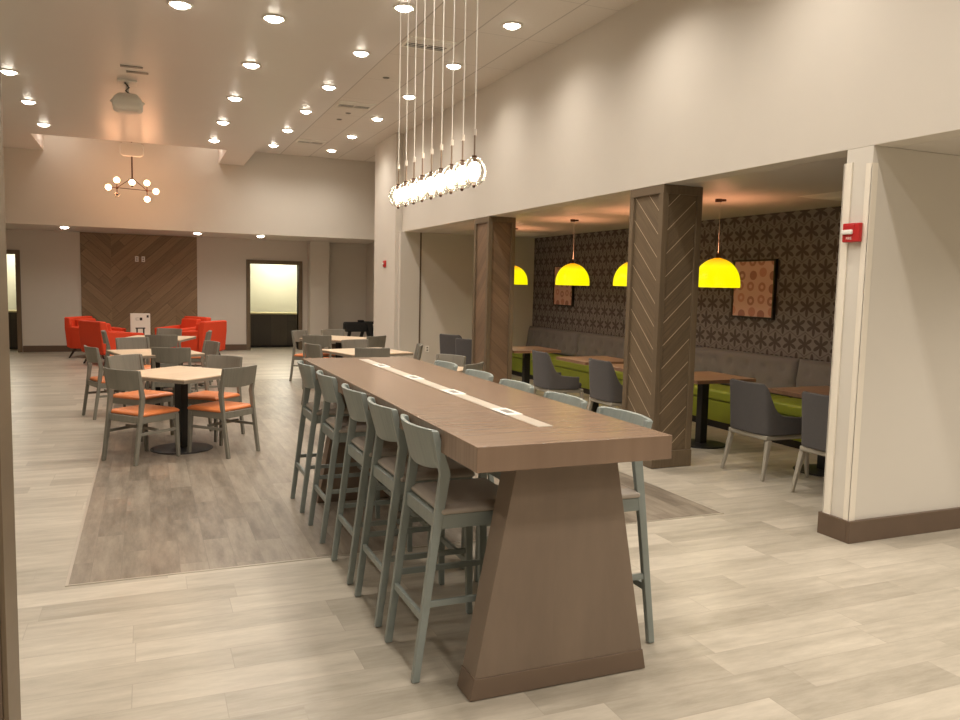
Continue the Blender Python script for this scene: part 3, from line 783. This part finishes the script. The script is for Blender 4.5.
# low table and printed white box
o = thing('coffee_table', 'low pale table between the red armchairs', 'coffee table', (-.08, 18.38, 0))
obj('tabletop', lathe(bmn(), [(0, .44), (.35, .44), (.36, .43), (.35, .41), (0, .41)], 36), 'top_light', o)
for a_ in range(3):
    q = a_*2*PI/3+.5; b = bmn(); tube(b, [(.28*math.cos(q), .28*math.sin(q), .003), (.2*math.cos(q), .2*math.sin(q), .41)], .018); obj('leg', b, 'dark_leg', o)
o = thing('carton', 'white carton with black printed marks on the low table', 'box', (-.13, 18.28, .441), R(4))
obj('carton_body', box(bmn(), -.19, .19, -.10, .10, .0, .48), 'white_pl', o, bevel=.004)
b = bmn()
for a_ in ((-.015, .035, .34, .40), (-.10, .09, .165, .19), (-.085, -.055, .03, .165), (.045, .075, .03, .165), (.12, .16, .40, .45)): box(b, a_[0], a_[1], -.1015, -.1005, a_[2], a_[3])
for a_ in ((-.09, -.035, .345, .35), (-.09, -.035, .39, .395), (-.09, -.085, .35, .39)): box(b, a_[0], a_[1], -.1015, -.1005, a_[2], a_[3])
obj('printed_mark', b, 'dark_pl', o)

# black folded frame in the far corner
o = thing('folding_frame', 'black padded folding frame standing in the far right corner', 'folding frame', (4.74, 18.9, 0))
obj('padded_bar', box(bmn(), -.36, .20, -.13, .13, .50, .73), 'blackcloth', o, bevel=.04, seg=3)
obj('handle', box(bmn(), -.02, .12, -.05, .05, .73, .78), 'blackcloth', o, bevel=.01)
b = bmn(); hexa(b, rect(.40, 0, .003, .10, .3), rect(.22, 0, .745, .16, .3)); obj('side_panel', b, 'blackcloth', o, bevel=.02)
b = bmn(); hexa(b, rect(-.05, 0, .003, .05, .05), rect(.1, 0, .5, .07, .07)); obj('leg', b, 'blackcloth', o)
b = bmn(); hexa(b, rect(-.3, 0, .003, .05, .05), rect(-.22, 0, .5, .07, .07)); obj('leg', b, 'blackcloth', o)
b = bmn(); box(b, .15, .36, -.12, .12, .69, .742); obj('top_pad', b, 'blackcloth', o, bevel=.02)

# ------------------------------------------------------------------ bar table
o = thing('bar_table', 'long brown wood bar table with slanted end panels', 'bar table', (1.528, 4.385, 0))
obj('tabletop', box(bmn(), -.428, .428, -1.765, 1.765, .972, 1.07), 'table_wood', o, bevel=.003)
for sg in (-1, 1):
    ya, yb = sorted((sg*1.595, sg*1.462))
    b = bmn()
    e = .049
    def X(z): return .412-.190*z
    hexa(b, [(e-X(.09), ya, .092), (e+X(.09), ya, .092), (e+X(.09), yb, .092), (e-X(.09), yb, .092)], [(e-X(.97), ya, .97), (e+X(.97), ya, .97), (e+X(.97), yb, .97), (e-X(.97), yb, .97)])
    p_ = obj('end_panel', b, 'base_wood', o, bevel=.003)
    b = bmn(); X0, X1 = X(0)+.003, X(.092)+.003
    hexa(b, [(e-X0, ya-.003, .004), (e+X0, ya-.003, .004), (e+X0, yb+.003, .004), (e-X0, yb+.003, .004)], [(e-X1, ya-.003, .092), (e+X1, ya-.003, .092), (e+X1, yb+.003, .092), (e-X1, yb+.003, .092)])
    obj('kick_plate', b, 'kick', p_, bevel=.002)
obj('power_strip', box(bmn(), -.024, .048, -1.455, 1.60, 1.069, 1.0725), 'strip', o)
for y in (5.48, 4.73, 4.03, 3.33):
    q = obj('outlet', box(bmn(), -.030, .054, y-4.385-.095, y-4.385+.095, 1.072, 1.0755), 'white_pl', o, bevel=.002)
    q['label'] = 'white outlet plate'
    obj('outlet_face', box(bmn(), -.006, .030, y-4.385-.05, y-4.385+.04, 1.0752, 1.0768), 'grey_pl', q)

# ------------------------------------------------------------------ wall devices
def outlet(name, loc, rz, lab, w=.035, h=.06):
    o = thing(name, lab, 'outlet', loc, rz)
    obj('cover', box(bmn(), -w, w, -.008, -.001, -h, h), 'white_pl', o, bevel=.003)
    b = bmn(); box(b, -w*.45, w*.45, -.010, -.008, .012, .036); box(b, -w*.45, w*.45, -.010, -.008, -.036, -.012); obj('socket', b, 'grey_pl', o)
outlet('wall_outlet', (4.79, 13.92, .48), 0, 'white outlet low on the far nook wall')
outlet('wall_plate', (-.19, 19.78, 2.10), 0, 'left one of two white plates high on the wood accent wall', .036, .062)
outlet('wall_plate', (-.055, 19.78, 2.10), 0, 'right one of two white plates high on the wood accent wall', .036, .062)
def alarm(loc, lab, txt):
    o = thing('fire_alarm', lab, 'fire alarm', loc, R(-90))       # faces -x: local -y outwards
    obj('housing', box(bmn(), -.068, .068, -.032, -.001, -.062, .062), 'alarm', o, bevel=.006)
    obj('horn_grille', box(bmn(), -.04, .03, -.036, -.032, .025, .05), 'alarm', o, bevel=.003)
    obj('strobe_lens', box(bmn(), -.066, .022, -.05, -.032, -.012, .018), 'white_pl', o, bevel=.006)
    if txt:
        cu = bpy.data.curves.new('lettering', 'FONT'); cu.body = 'FIRE'; cu.size = .026; cu.extrude = .0006; cu.align_x = 'CENTER'
        cu.materials.append(M['white_pl'])
        tmp = bpy.data.objects.new('lettering_curve', cu); COL.objects.link(tmp); bpy.context.view_layer.update()
        me = bpy.data.meshes.new_from_object(tmp.evaluated_get(bpy.context.evaluated_depsgraph_get())); bpy.data.objects.remove(tmp)
        t = bpy.data.objects.new('lettering', me); COL.objects.link(t); t.parent = o; t.location = (-.012, -.0325, -.046); t.rotation_euler = (PI/2, 0, 0)
alarm((4.30, 3.922, 2.06), 'red fire alarm with white strobe on the near wall end', True)
alarm((4.19, 14.7, 2.04), 'small red fire alarm on the far column', False)
